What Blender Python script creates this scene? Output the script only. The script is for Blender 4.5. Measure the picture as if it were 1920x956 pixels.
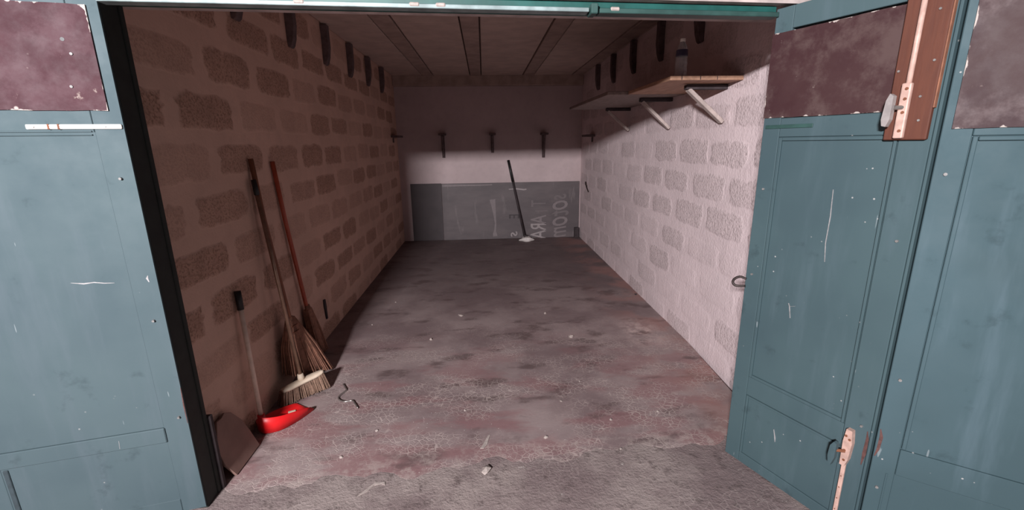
import bpy, bmesh, math, random
from mathutils import Vector, Matrix
random.seed(7)
for o in list(bpy.data.objects): bpy.data.objects.remove(o)
S = bpy.context.scene
C = S.collection

# ---------------------------------------------------------------- camera, world, light, exposure
cam_d = bpy.data.cameras.new('camera'); cam = bpy.data.objects.new('camera', cam_d); C.objects.link(cam)
cam_d.sensor_width = 36; cam_d.lens = 836/1920*36; cam_d.clip_start = .05
R = Matrix(((0.99796, 0.02869, -0.05694), (-0.06262, 0.24204, -0.96824), (-0.01400, 0.96984, 0.24335)))
q = R.to_quaternion(); q.normalize()
cam.matrix_world = Matrix.Translation((0, 0, 1.5)) @ q.to_matrix().to_4x4()
S.camera = cam
W = bpy.data.worlds.new('world'); S.world = W; W.use_nodes = True
W.node_tree.nodes['Background'].inputs[0].default_value = (.80, .90, 1.0, 1)
W.node_tree.nodes['Background'].inputs[1].default_value = .06

def area(name, loc, target, sx, sy, power, col):
    d = bpy.data.lights.new(name, 'AREA'); d.shape = 'RECTANGLE'; d.size = sx; d.size_y = sy
    d.energy = power; d.color = col
    o = bpy.data.objects.new(name, d); C.objects.link(o); o.location = loc
    o.rotation_euler = (Vector(target)-Vector(loc)).to_track_quat('-Z', 'Y').to_euler()
    return o
# the lamp of the yard in front of the garage, above and behind the photographer's left shoulder
area('yard_lamp', (-1.45, -2.2, 2.42), (.1, 4.5, 1.0), .46, .13, 520, (.98, .97, 1.0))
S.view_settings.view_transform = 'Standard'; S.view_settings.look = 'None'
S.view_settings.gamma = 1; S.view_settings.use_curve_mapping = False
S.view_settings.exposure = 0.0

# ---------------------------------------------------------------- material helpers
class NT:
    def __init__(s, name):
        s.m = bpy.data.materials.new(name); s.m.use_nodes = True
        s.t = s.m.node_tree; s.b = s.t.nodes['Principled BSDF']
        s._pos = None; s._obj = None
    def n(s, ty, **kw):
        x = s.t.nodes.new(ty)
        for k, v in kw.items(): setattr(x, k, v)
        return x
    def put(s, sock, v):
        if isinstance(v, bpy.types.NodeSocket): s.t.links.new(v, sock)
        elif isinstance(v, (tuple, list)): sock.default_value = (*v, 1) if len(v) == 3 and sock.type == 'RGBA' else v
        else: sock.default_value = v
    def pos(s):
        if not s._pos: s._pos = s.n('ShaderNodeNewGeometry').outputs['Position']
        return s._pos
    def obj(s):
        if not s._obj: s._obj = s.n('ShaderNodeTexCoord').outputs['Object']
        return s._obj
    def map(s, v, scale=(1, 1, 1), loc=(0, 0, 0), rot=(0, 0, 0)):
        x = s.n('ShaderNodeMapping'); s.put(x.inputs['Vector'], v)
        x.inputs['Scale'].default_value = scale; x.inputs['Location'].default_value = loc; x.inputs['Rotation'].default_value = rot
        return x.outputs[0]
    def noise(s, v, scale, detail=4, rough=.55, dist=0):
        x = s.n('ShaderNodeTexNoise'); s.put(x.inputs['Vector'], v)
        x.inputs['Scale'].default_value = scale; x.inputs['Detail'].default_value = detail
        x.inputs['Roughness'].default_value = rough; x.inputs['Distortion'].default_value = dist
        return x.outputs['Fac']
    def vor(s, v, scale, feature='F1', out='Distance', rnd=1):
        x = s.n('ShaderNodeTexVoronoi', feature=feature); s.put(x.inputs['Vector'], v)
        x.inputs['Scale'].default_value = scale; x.inputs['Randomness'].default_value = rnd
        return x.outputs[out]
    def ramp(s, f, a, b, lo=0., hi=1.):
        x = s.n('ShaderNodeMapRange', interpolation_type='SMOOTHSTEP'); s.put(x.inputs[0], f)
        x.inputs[1].default_value = a; x.inputs[2].default_value = b; x.inputs[3].default_value = lo; x.inputs[4].default_value = hi
        return x.outputs[0]
    def math(s, op, a, b=0.):
        x = s.n('ShaderNodeMath', operation=op); s.put(x.inputs[0], a); s.put(x.inputs[1], b)
        return x.outputs[0]
    def mix(s, f, a, b, mode='MIX'):
        x = s.n('ShaderNodeMix', data_type='RGBA', blend_type=mode)
        s.put(x.inputs[0], f); s.put(x.inputs[6], a); s.put(x.inputs[7], b)
        return x.outputs[2]
    def attr(s, name):
        return s.n('ShaderNodeAttribute', attribute_name=name).outputs['Fac']
    def sep(s, v, i):
        x = s.n('ShaderNodeSeparateXYZ'); s.put(x.inputs[0], v); return x.outputs[i]
    def rand(s): return s.n('ShaderNodeObjectInfo').outputs['Random']
    def done(s, col, rough=.6, bump=None, bs=.3, bd=.01, **kw):
        s.put(s.b.inputs['Base Color'], col); s.put(s.b.inputs['Roughness'], rough)
        if bump is not None:
            x = s.n('ShaderNodeBump'); s.put(x.inputs['Height'], bump)
            x.inputs['Strength'].default_value = bs; x.inputs['Distance'].default_value = bd
            s.t.links.new(x.outputs[0], s.b.inputs['Normal'])
        for k, v in kw.items(): s.put(s.b.inputs[k], v)
        return s.m
def srgb(r, g, b):
    f = lambda c: (c/255/12.92) if c/255 <= .04045 else ((c/255+.055)/1.055)**2.4
    return (f(r), f(g), f(b))

def plain(name, col, rough=.6, var=.25, scale=30, bs=.15, **kw):
    t = NT(name); p = t.obj()
    n = t.noise(p, scale, 4)
    c = t.mix(t.ramp(n, .3, .7), tuple(x*(1-var) for x in col), tuple(min(1, x*(1+var)) for x in col))
    return t.done(c, rough, n, bs, .004, **kw)

def paint_teal(name, a, b, c):
    t = NT(name); p = t.pos()
    big = t.noise(p, 1.7, 3); mid = t.noise(p, 9, 5, .6); fine = t.noise(p, 90, 3)
    col = t.mix(t.ramp(big, .35, .65), a, b)
    col = t.mix(t.ramp(t.noise(t.map(p, (9, 9, 1.2)), 1.3, 4, .6), .50, .75, 0, .55), col, c)       # vertical run marks
    col = t.mix(t.ramp(mid, .60, .74, 0, .5), col, tuple(x*.62 for x in a))                          # grime
    col = t.mix(t.ramp(t.noise(t.map(p, (24, 24, 3.4), rot=(.35, .2, .4)), 1.5, 2), .755, .765, 0, .35), col, (.34, .37, .38))  # scratches
    sp = t.math('MULTIPLY', t.ramp(t.vor(p, 26), .06, .10, 1, 0), t.ramp(t.noise(p, 3.1, 2), .55, .62))
    col = t.mix(t.math('MULTIPLY', sp, .85), col, (.36, .35, .34))                                  # chips to the primer
    return t.done(col, t.ramp(mid, .3, .7, .62, .78), t.math('ADD', t.math('MULTIPLY', fine, .35), mid), .10, .003, **{'Specular IOR Level': .28})
def paint_burgundy(name, a, b, dust):
    t = NT(name); p = t.pos()
    big = t.noise(p, 4.5, 5, .62); mid = t.noise(p, 17, 6, .65)
    col = t.mix(t.ramp(big, .35, .65), a, b)
    col = t.mix(t.ramp(t.noise(t.map(p, loc=(3, 5, 1)), 5.5, 6, .68), .46, .64, 0, .85), col, dust)
    col = t.mix(t.ramp(mid, .66, .72, 0, .8), col, (.26, .20, .18))
    ch = t.math('MULTIPLY', t.ramp(t.vor(p, 17), .07, .13, 1, 0), t.ramp(t.noise(p, 5.1, 2), .56, .62))
    col = t.mix(ch, col, (.34, .27, .25))
    dk = t.math('MULTIPLY', t.ramp(t.vor(t.map(p, loc=(7, 2, 3)), 9), .05, .07, 1, 0), t.ramp(t.noise(p, 4.1, 2), .5, .52))
    col = t.mix(dk, col, (.03, .015, .02))
    # flaked edges: whitish where the sheet's rim attribute is high
    e = t.math('ADD', t.attr('rim'), t.math('MULTIPLY', t.math('SUBTRACT', t.noise(t.map(p, (1, 1, .45)), 38, 4), .5), 1.5))
    col = t.mix(t.ramp(e, 1.02, 1.12), col, (.40, .34, .31))
    return t.done(col, t.ramp(mid, .3, .7, .62, .8), mid, .12, .003, **{'Specular IOR Level': .28})

def mat_floor():
    t = NT('cracked_floor_paint'); p = t.pos()
    big = t.noise(p, 1.3, 5, .6); mid = t.noise(p, 4.3, 6, .62); fine = t.noise(p, 60, 4, .6)
    col = t.mix(t.ramp(big, .38, .62), srgb(119, 100, 100), srgb(147, 129, 127))
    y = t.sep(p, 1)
    col = t.mix(t.ramp(y, 3.2, 5.6, 0, .7), col, srgb(84, 69, 69))  # light falloff painted in: floor colour darkens towards the back
    red = t.math('MULTIPLY', t.ramp(t.noise(t.map(p, (1, 2.4, 1), (4, 2, 0)), 1.9, 4), .46, .60), t.ramp(y, 3.7, 2.4))
    col = t.mix(t.math('MULTIPLY', red, .55), col, srgb(130, 86, 88))
    col = t.mix(t.ramp(t.noise(t.map(p, (1, 2, 1), (1, 7, 0)), 2.6, 5, .6), .53, .66, 0, .75), col, srgb(84, 66, 65))   # oil stains
    wall = t.math('MULTIPLY', t.ramp(t.sep(p, 0), .9, 1.5), t.ramp(t.noise(t.map(p, loc=(9, 1, 0)), 2.4, 4), .42, .6))
    col = t.mix(t.math('MULTIPLY', wall, .6), col, srgb(150, 106, 98))
    vm = t.n('ShaderNodeVectorMath', operation='DISTANCE'); t.put(vm.inputs[0], t.map(p, (1.6, 1, 1))); vm.inputs[1].default_value = (1.98, 3.30, 0)
    spill = t.math('MULTIPLY', t.ramp(vm.outputs['Value'], .38, .08), t.ramp(t.noise(t.map(p, loc=(6, 6, 0)), 7, 5, .65), .42, .62))
    col = t.mix(t.math('MULTIPLY', spill, .7), col, srgb(196, 172, 166))
    # crazed paint: pale lines between cells, in patches
    v = t.vor(t.mix(.03, p, t.n('ShaderNodeTexNoise').outputs['Color']), 30, 'DISTANCE_TO_EDGE')
    v2 = t.vor(t.map(p, (1, 1.5, 1)), 42, 'DISTANCE_TO_EDGE')
    line = t.math('MAXIMUM', t.ramp(v, .015, .085, 1, 0), t.ramp(v2, .012, .06, .7, 0))
    patch = t.math('MULTIPLY', t.ramp(t.noise(t.map(p, (1, 1.7, 1), (2.2, 0, 0)), 1.8, 4, .6), .42, .58), t.ramp(y, 3.9, 2.7))
    patch = t.math('MULTIPLY', patch, t.ramp(t.noise(t.map(p, loc=(4, 4, 0)), 9, 5, .65), .28, .58))
    ln = t.math('MULTIPLY', line, patch)
    col = t.mix(t.math('MULTIPLY', ln, .62), col, srgb(186, 168, 162))
    d = t.math('SUBTRACT', y, t.math('ADD', t.math('MULTIPLY', t.sep(p, 0), .068), 1.85))
    edge = t.math('MULTIPLY', t.ramp(d, .0, .22, 1, 0), t.ramp(t.noise(t.map(p, loc=(2, 8, 0)), 11, 6, .7), .46, .62))
    col = t.mix(t.math('MULTIPLY', edge, .6), col, srgb(172, 156, 150))
    pale = t.ramp(t.noise(t.map(p, loc=(0, 3, 0)), 5.7, 6, .7), .66, .76, 0, .55)
    col = t.mix(pale, col, srgb(176, 160, 156))
    sp = t.math('MULTIPLY', t.ramp(t.vor(p, 36), .07, .11, 1, 0), t.ramp(t.noise(p, 4.4, 3), .52, .6))
    col = t.mix(t.math('MULTIPLY', sp, .7), col, srgb(205, 192, 188))
    h = t.math('SUBTRACT', t.math('ADD', t.math('MULTIPLY', mid, .5), t.math('MULTIPLY', fine, .25)), t.math('MULTIPLY', ln, .4))
    return t.done(col, t.ramp(mid, .35, .65, .62, .85), h, .5, .006)
def mat_ground():
    t = NT('rough_concrete_ground'); p = t.pos()
    big = t.noise(p, 2.2, 5, .6); mid = t.noise(p, 14, 6, .7); fine = t.noise(p, 75, 4, .65)
    col = t.mix(t.ramp(big, .38, .62), srgb(118, 101, 100), srgb(144, 129, 125))
    col = t.mix(t.ramp(mid, .52, .68, 0, .7), col, srgb(84, 70, 68))
    line = t.math('MULTIPLY', t.ramp(t.vor(t.map(p, (1, 1.3, 1)), 24, 'DISTANCE_TO_EDGE'), .015, .06, 1, 0), t.ramp(t.noise(p, 3.1, 4), .48, .62))
    col = t.mix(t.math('MULTIPLY', line, .22), col, srgb(190, 175, 168))
    col = t.mix(t.ramp(t.noise(t.map(p, loc=(5, 1, 0)), 9, 6, .75), .64, .72, 0, .7), col, srgb(186, 174, 168))
    return t.done(col, .85, t.math('ADD', mid, t.math('MULTIPLY', fine, .5)), .8, .012)

def mat_block(name, joint, block, dark, amt, depth=.005, stain=None, grain=1.0, fs=70, edge=1.5, rlo=.35):
    """wall render; where the mesh carries 'face' the rough block shows through"""
    t = NT(name); p = t.pos()
    big = t.noise(p, 1.5, 4); mid = t.noise(p, 11, 5, .62); fine = t.noise(p, fs, 5, .7); pit = t.vor(p, fs*1.35)
    j = t.mix(t.ramp(big, .35, .65), tuple(x*.93 for x in joint), tuple(min(1, x*1.05) for x in joint))
    j = t.mix(t.ramp(mid, .4, .75, 0, .35), j, tuple(x*.78 for x in joint))
    b = t.mix(t.ramp(mid, .3, .7), block, tuple(x*.8 for x in block))
    b = t.mix(t.ramp(t.math('ADD', fine, t.math('MULTIPLY', pit, .35)), .66, .80, 0, .85), b, dark)
    f = t.math('ADD', t.attr('face'), t.math('MULTIPLY', t.math('SUBTRACT', t.noise(p, 17, 6, .72), .5), edge))
    f = t.ramp(f, .25, .90)
    r = t.n('ShaderNodeObjectInfo').outputs['Random']
    f = t.math('MULTIPLY', t.math('MULTIPLY', f, amt), t.ramp(r, 0., .8, rlo, 1))
    col = t.mix(f, j, b)
    if stain: col = t.mix(t.ramp(t.noise(t.map(p, (1, 1, .5), (3, 3, 3)), 1.2, 5, .6), .5, .75, 0, .5), col, stain)
    run = t.noise(t.map(p, (34, 34, 7)), 1, 5, .65)
    mid = t.math('ADD', mid, t.math('MULTIPLY', run, .8*grain))
    h = t.math('MULTIPLY', t.math('ADD', t.math('MULTIPLY', fine, 1.0), t.math('MULTIPLY', pit, .5)), t.math('ADD', t.math('MULTIPLY', f, 1.3), .35*grain))
    return t.done(col, .9, t.math('ADD', h, t.math('MULTIPLY', mid, .4)), .75, depth)

def wood(name, a, b, scale=(3, 3, 40), rough=.65, axis=None):
    t = NT(name); p = t.obj()
    n = t.noise(t.map(p, scale), 3, 5, .6); k = t.noise(p, 7, 5, .65)
    col = t.mix(t.ramp(n, .3, .7), a, b)
    col = t.mix(t.ramp(k, .55, .75, 0, .5), col, tuple(x*.5 for x in a))
    return t.done(col, rough, n, .2, .003)

M = {}
M['teal_left'] = paint_teal('teal_door_paint', srgb(64, 78, 83), srgb(71, 85, 89), srgb(78, 89, 95))
M['teal'] = paint_teal('teal_door_paint_dark', srgb(60, 77, 82), srgb(66, 84, 88), srgb(76, 92, 98))
M['teal_far'] = paint_teal('teal_door_paint_weathered', srgb(58, 76, 81), srgb(66, 85, 91), srgb(82, 99, 107))
M['teal_frame'] = plain('dark_green_frame_paint', srgb(44, 70, 66), .5, .2, 14)
M['teal_head'] = plain('bright_teal_head_paint', srgb(24, 74, 69), .5, .25, 9)
M['post'] = plain('dark_post_paint', srgb(27, 32, 29), .7, .3, 14)
M['burg'] = paint_burgundy('burgundy_sheet_paint', srgb(58, 30, 36), srgb(67, 38, 44), srgb(78, 53, 58))
M['burg_dark'] = paint_burgundy('burgundy_sheet_paint_dark', srgb(54, 29, 32), srgb(60, 37, 38), srgb(80, 62, 60))
M['burg_far'] = paint_burgundy('burgundy_sheet_paint_grey', srgb(62, 46, 48), srgb(70, 54, 54), srgb(98, 84, 84))
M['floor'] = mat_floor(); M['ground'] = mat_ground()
M['wall_l'] = mat_block('left_wall_mortar', srgb(210, 174, 157), srgb(190, 151, 132), srgb(136, 103, 86), .9, .004)
M['wall_r'] = mat_block('right_wall_white_paint', srgb(218, 198, 199), srgb(206, 187, 187), srgb(150, 134, 132), .54, .005, None, 2.0, 46, 2.4, .0)
M['wall_b'] = mat_block('back_wall_paint', srgb(188, 168, 168), srgb(180, 160, 160), srgb(120, 104, 100), 0, .003, srgb(160, 138, 136), .5)
M['ceil'] = plain('ceiling_slab_plaster', srgb(190, 168, 158), .9, .1, 6)
M['beam'] = plain('ceiling_beam_concrete', srgb(166, 144, 135), .9, .15, 8)
M['corbel'] = plain('corbel_timber', srgb(92, 76, 76), .85, .25, 20)
M['dark'] = plain('dark_timber', srgb(52, 42, 44), .8, .3, 20)
M['black'] = plain('black_plastic', srgb(22, 20, 20), .5, .2)
M['iron'] = plain('old_iron', srgb(62, 52, 50), .55, .3, 40, Metallic=.6)
M['nail'] = plain('dull_nail_head', srgb(120, 116, 114), .5, .2, 40)
M['steel'] = plain('worn_steel', srgb(158, 150, 146), .35, .15, 40, Metallic=.8)
M['white'] = plain('chipped_white_paint', srgb(235, 228, 220), .5, .06, 40)
M['lip'] = plain('weathered_pale_lip_paint', srgb(128, 142, 142), .5, .3, 12)
M['cream'] = plain('cream_plastic', srgb(196, 176, 156), .6, .08, 30)
M['handle_w'] = plain('dirty_white_handle', srgb(226, 200, 184), .55, .12, 18)
M['alu'] = plain('brown_metal_tube', srgb(134, 104, 88), .35, .2, 20, Metallic=.5)
M['wood_dk'] = wood('dark_broom_wood', srgb(112, 66, 48), srgb(138, 86, 62), (40, 40, 3))
M['wood_red'] = wood('red_broom_wood', srgb(150, 62, 40), srgb(176, 80, 52), (40, 40, 3), .45)
M['straw'] = plain('straw', srgb(136, 94, 76), .85, .25, 40)
M['straw_lt'] = plain('pale_bristle', srgb(128, 100, 84), .85, .2, 60)
M['red'] = plain('red_plastic', srgb(214, 26, 30), .4, .06, 12)
M['worn_edge'] = plain('worn_board_edge', srgb(126, 82, 62), .7, .25, 25)
M['grey_metal'] = plain('dull_grey_handle', srgb(140, 132, 130), .5, .12, 40)
M['door_dark'] = plain('dark_blue_grey_groove', srgb(44, 55, 60), .7, .15, 30)
M['redwood'] = wood('rust_red_board', srgb(80, 40, 27), srgb(90, 47, 31), (20, 20, 2))
M['rod'] = plain('pinkish_rod_paint', srgb(184, 150, 138), .5, .15, 40)
M['rust'] = plain('rust_spots', srgb(112, 66, 44), .8, .2, 40)
M['shelf1'] = wood('brown_shelf_board', srgb(150, 112, 90), srgb(178, 138, 114), (14, 2, 14))
M['shelf2'] = wood('pale_shelf_board', srgb(112, 96, 90), srgb(134, 116, 110), (14, 2, 14))
M['strut'] = plain('grey_strut_wood', srgb(168, 152, 146), .75, .2, 25)
M['grey'] = None
t = NT('grey_painted_sheet'); p = t.pos()
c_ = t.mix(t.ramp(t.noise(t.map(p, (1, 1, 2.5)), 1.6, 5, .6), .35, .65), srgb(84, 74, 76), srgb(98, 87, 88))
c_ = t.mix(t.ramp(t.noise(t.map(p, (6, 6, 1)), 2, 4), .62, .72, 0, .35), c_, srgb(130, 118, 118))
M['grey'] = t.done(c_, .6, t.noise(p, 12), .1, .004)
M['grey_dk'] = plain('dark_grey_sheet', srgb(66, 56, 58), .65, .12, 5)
M['letter'] = plain('faded_letter_paint', srgb(150, 138, 138), .6, .1, 30)
M['letter_faint'] = plain('ghost_letter_paint', srgb(106, 95, 96), .6, .05, 30)
M['letter_mid'] = plain('half_faded_letter_paint', srgb(122, 110, 111), .6, .08, 30)
M['letter_dk'] = plain('dark_letter_paint', srgb(56, 46, 48), .6, .1, 30)
M['rag'] = plain('white_rag', srgb(206, 196, 192), .9, .1, 30)
M['chip'] = plain('plaster_crumb', srgb(160, 146, 140), .9, .15, 60)
M['board'] = plain('brown_hardboard', srgb(140, 110, 100), .7, .12, 9)
M['plaster'] = plain('grey_facade_plaster', srgb(176, 160, 156), .9, .22, 11, .5)
M['label'] = plain('dark_blue_label', srgb(60, 54, 78), .4, .2, 20)
g = bpy.data.materials.new('clear_plastic'); g.use_nodes = True
gb = g.node_tree.nodes['Principled BSDF']; gb.inputs['Base Color'].default_value = (.93, .95, .97, 1)
gb.inputs['Roughness'].default_value = .16; gb.inputs['Transmission Weight'].default_value = .8; gb.inputs['IOR'].default_value = 1.4
M['pet'] = g

# ---------------------------------------------------------------- mesh helpers
def box(bm, x0, x1, y0, y1, z0, z1):
    vs = [bm.verts.new((x, y, z)) for z in (z0, z1) for y in (y0, y1) for x in (x0, x1)]
    for f in ((0, 2, 3, 1), (4, 5, 7, 6), (0, 1, 5, 4), (2, 6, 7, 3), (0, 4, 6, 2), (1, 3, 7, 5)):
        bm.faces.new([vs[i] for i in f])
    return vs
def bevel(bm, w, seg=2):
    bmesh.ops.bevel(bm, geom=list(bm.edges), offset=w, segments=seg, affect='EDGES', profile=.5)
    return bm
def bx(x0, x1, y0, y1, z0, z1, bev=.002, seg=1):
    bm = bmesh.new(); box(bm, x0, x1, y0, y1, z0, z1)
    if bev: bevel(bm, bev, seg)
    return bm
def link(name, me, mt, parent=None, smooth=False, kind=None):
    o = bpy.data.objects.new(name, me); C.objects.link(o)
    if mt is not None and not me.materials: me.materials.append(mt)
    if parent: o.parent = parent
    if smooth:
        for p_ in me.polygons: p_.use_smooth = True
    if kind: o['kind'] = kind
    return o
def obj(name, bm, mt, parent=None, smooth=False, kind=None, label=None):
    bmesh.ops.recalc_face_normals(bm, faces=list(bm.faces))
    me = bpy.data.meshes.new(name); bm.to_mesh(me); bm.free()
    o = link(name, me, mt, parent, smooth, kind)
    if label: o['label'] = label
    return o
def struct(name, bm, mt, label=None, parent=None):
    o = obj(name, bm, mt, parent); o['kind'] = 'structure'
    if label: o['label'] = label
    return o
def tag(o, label, cat, group=None):
    o['label'] = label; o['category'] = cat
    if group: o['group'] = group
    return o
def thing(name, label, cat, loc=(0, 0, 0), rz=0, group=None):
    o = bpy.data.objects.new(name, None); C.objects.link(o); o.empty_display_size = .1
    o.location = loc; o.rotation_euler = (0, 0, rz)
    return tag(o, label, cat, group)
def tube(bm, pts, rad, n=10, cap=True):
    pts = [Vector(p_) for p_ in pts]; rs = rad if isinstance(rad, (list, tuple)) else [rad]*len(pts)
    rings = []; u = None
    for i, p_ in enumerate(pts):
        d = (pts[min(i+1, len(pts)-1)]-pts[max(i-1, 0)]).normalized()
        if u is None:
            u = d.orthogonal().normalized()
        u = (u-d*u.dot(d)).normalized(); v = d.cross(u)
        rings.append([bm.verts.new(p_+(u*math.cos(a)+v*math.sin(a))*rs[i]) for a in (2*math.pi*k/n for k in range(n))])
    for a, b in zip(rings, rings[1:]):
        for k in range(n): bm.faces.new((a[k], a[(k+1) % n], b[(k+1) % n], b[k]))
    if cap: bm.faces.new(rings[0][::-1]); bm.faces.new(rings[-1])
    return bm
def tb(pts, rad, n=10): return tube(bmesh.new(), pts, rad, n)
def prism(bm, poly, d0, d1, axis='y'):
    """extrude a polygon given as (a, b) pairs along an axis"""
    def P(a, b, d): return {'y': (a, d, b), 'x': (d, a, b), 'z': (a, b, d)}[axis]
    A = [bm.verts.new(P(a, b, d0)) for a, b in poly]; B = [bm.verts.new(P(a, b, d1)) for a, b in poly]
    bm.faces.new(A); bm.faces.new(B[::-1]); n = len(poly)
    for k in range(n): bm.faces.new((A[k], B[k], B[(k+1) % n], A[(k+1) % n]))
    return bm
def lathe(prof, n=20):
    bm = bmesh.new(); rings = []
    for r, z in prof:
        rings.append([bm.verts.new((r*math.cos(2*math.pi*k/n), r*math.sin(2*math.pi*k/n), z)) for k in range(n)])
    for a, b in zip(rings, rings[1:]):
        for k in range(n): bm.faces.new((a[k], a[(k+1) % n], b[(k+1) % n], b[k]))
    bm.faces.new(rings[0][::-1]); bm.faces.new(rings[-1])
    return bm
def catmull(pts, k=6):
    P = [Vector(p_) for p_ in pts]; P = [P[0]*2-P[1]]+P+[P[-1]*2-P[-2]]; out = []
    for i in range(1, len(P)-2):
        for j in range(k):
            s = j/k; a, b, c, d = P[i-1:i+3]
            out.append(.5*((2*b)+(c-a)*s+(2*a-5*b+4*c-d)*s*s+(3*b-a-3*c+d)*s**3))
    return out+[P[-2]]

# ---------------------------------------------------------------- the shell
XL, XR, YB, ZC = -1.30, 1.525, 7.08, 2.47
FA = math.radians(3.9)                                   # the facade stands a little askew to the garage
FO = Vector((-1.22, 1.669, 0)); FL = 2.371               # left hinge foot, opening width
def fac(x, y=0, z=0):                                    # facade-local to world
    return Vector((FO.x+x*math.cos(FA)-y*math.sin(FA), FO.y+x*math.sin(FA)+y*math.cos(FA), z))

# garage floor: front edge follows the threshold and is nibbled
bm = bmesh.new()
front = []
n = 90
for i in range(n+1):
    s = -.30+(FL+.62)*i/n
    p_ = fac(s, .10+random.uniform(-.012, .012)+.025*math.sin(i*.31)+.02*math.sin(i*.83+1))
    front.append((p_.x, p_.y))
poly = front+[(XR+.25, YB+.2), (XL-.25, YB+.2)]
prism(bm, poly, -.10, 0, 'z')
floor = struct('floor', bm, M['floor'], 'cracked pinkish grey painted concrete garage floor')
ground = struct('ground', bx(-4.5, 4.5, -5, 2.2, -.2, -.001, 0), M['ground'], 'rough grey concrete ground in front of the garage')

def blockwall(name, x, sgn, mt, label):
    w = struct(name, bx(min(x, x-sgn*.2), max(x, x-sgn*.2), 1.80, YB+.2, -.1, ZC+.15, 0), mt, label)
    return w
wl = blockwall('wall_left', XL, 1, M['wall_l'], 'left garage wall of breeze blocks with smeared pale mortar')
wr = blockwall('wall_right', XR, -1, M['wall_r'], 'right garage wall of white painted breeze blocks')
wb = struct('wall_back', bx(XL-.2, XR+.2, YB, YB+.2, -.1, ZC+.15, 0), M['wall_b'], 'smooth pale painted back wall')

# breeze blocks: low rough faces standing just proud of the smeared joints
def block_mesh(w, h, name, seed):
    r = random.Random(seed); bm = bmesh.new(); N = 20
    lay = bm.verts.layers.float.new('face')
    per = []
    for i in range(N):
        t_ = i/N*4; k = int(t_); f = t_-k
        x, z = [(-1+2*f, -1), (1, -1+2*f), (1-2*f, 1), (-1, 1-2*f)][k]
        if f == 0: x *= .93; z *= .9
        per.append((x*w/2+r.uniform(-.012, .012), z*h/2+r.uniform(-.009, .009)))
    def ring(sc, y, v):
        out = []
        for x, z in per:
            q_ = bm.verts.new((x-sc*math.copysign(1, x)*min(1, abs(x)/(w*.3)), y, z-sc*math.copysign(1, z)*min(1, abs(z)/(h*.3))))
            q_[lay] = v; out.append(q_)
        return out
    A = ring(-.008, -.001, 0); B = ring(.010, .0016, .6); D = ring(.028, .0020, 1)
    c = bm.verts.new((0, .0024, 0)); c[lay] = 1
    for a, b in ((A, B), (B, D)):
        for k in range(N): bm.faces.new((a[k], a[(k+1) % N], b[(k+1) % N], b[k]))
    for k in range(N): bm.faces.new((D[k], D[(k+1) % N], c))
    bmesh.ops.recalc_face_normals(bm, faces=list(bm.faces))
    me = bpy.data.meshes.new(name); bm.to_mesh(me); bm.free()
    for p_ in me.polygons: p_.use_smooth = True
    return me
def lay_blocks(parent, x, rz, mt, seed, y_first):
    r = random.Random(seed)
    ms = [block_mesh(r.uniform(.42, .46), r.uniform(.155, .178), 'block', seed*10+i) for i in range(8)]
    hs = [block_mesh(.20, .15, 'half_block', seed*10+80+i) for i in range(2)]
    for m_ in ms+hs: m_.materials.append(mt)
    for row in range(11):
        z = .045+.23*row
        y = y_first+(.25 if row % 2 else 0)
        if row % 2:
            o = link('block', hs[row % 4//2], mt, parent); o.location = (x, y_first-.02, z); o.rotation_euler = (0, 0, rz)
        while y+.25 < YB+.02:
            o = link('block', r.choice(ms), mt, parent)
            o.location = (x, y+.12+r.uniform(-.02, .02), z+r.uniform(-.012, .012)); o.rotation_euler = (0, r.uniform(-.012, .012), rz)
            o.scale = (r.choice((-1, 1)), 1, r.choice((-1, 1)))
            y += .505
lay_blocks(wl, XL, -math.pi/2, M['wall_l'], 3, 1.92)
lay_blocks(wr, XR, math.pi/2, M['wall_r'], 5, 2.12)

# ceiling of precast beams and slabs
ce = struct('ceiling', bx(XL-.2, XR+.2, 1.9, YB+.2, ZC+.05, ZC+.2, 0), M['beam'], 'dim ceiling of concrete beams and plaster slabs')
for xb in (-.78, -.085, .69, 1.42):
    obj('ceiling_beam', bx(xb-.075, xb+.075, 1.95, YB, ZC-.005, ZC+.05, .004), M['beam'], ce)
spans = [(-1.30, -.862), (-.698, -.167), (-.003, .608), (.772, 1.338), (1.502, 1.53)]
for x0, x1 in spans:
    y = 1.95; k = 0
    while y < YB-.05:
        y1 = min(y+.70, YB)
        obj('ceiling_panel', bx(x0+.006, x1-.006, y+.004, y1-.004, ZC+random.uniform(-.002, .004), ZC+.05, .005), M['ceil'], ce)
        y = y1
struct('trim_1', bx(XL, XR, YB-.09, YB+.01, 2.33, ZC+.03, .01), M['beam'], 'concrete ring beam along the top of the back wall')

# facade wall above and beside the opening
fw = bmesh.new()
def fbox(bm, x0, x1, y0, y1, z0, z1):
    for v in box(bm, x0, x1, y0, y1, z0, z1): v.co = fac(v.co.x, v.co.y, v.co.z)
fbox(fw, -2.6, FL+2.6, -.03, .24, 1.999, 3.2)
fbox(fw, -2.6, -.085, .03, .24, -.1, 2.012)
fbox(fw, FL+.13, FL+2.6, .03, .16, -.1, 2.012)
struct('wall_front', fw, M['plaster'], 'weathered grey plaster facade above the garage door')
def ftrim(name, parts, mt, label, bev=.003):
    bm = bmesh.new()
    for a in parts: fbox(bm, *a)
    bevel(bm, bev, 1)
    return struct(name, bm, mt, label)
ftrim('trim_2', [(-.085, -.004, .004, .112, 0, 2.0), (-.085, .001, .088, .112, 0, 2.0)], M['post'], 'dark green painted left door post')
ftrim('trim_3', [(FL+.045, FL+.12, .03, .05, 0, 2.0), (FL+.09, FL+.12, .05, .10, 0, 2.0)], M['post'], 'dark green painted right door post')
hd = ftrim('trim_4', [(0, FL, .0, .11, 1.974, 1.996), (0, FL, .03, .14, 1.990, 2.05)], M['teal_head'], 'bright teal wooden door head')
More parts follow.
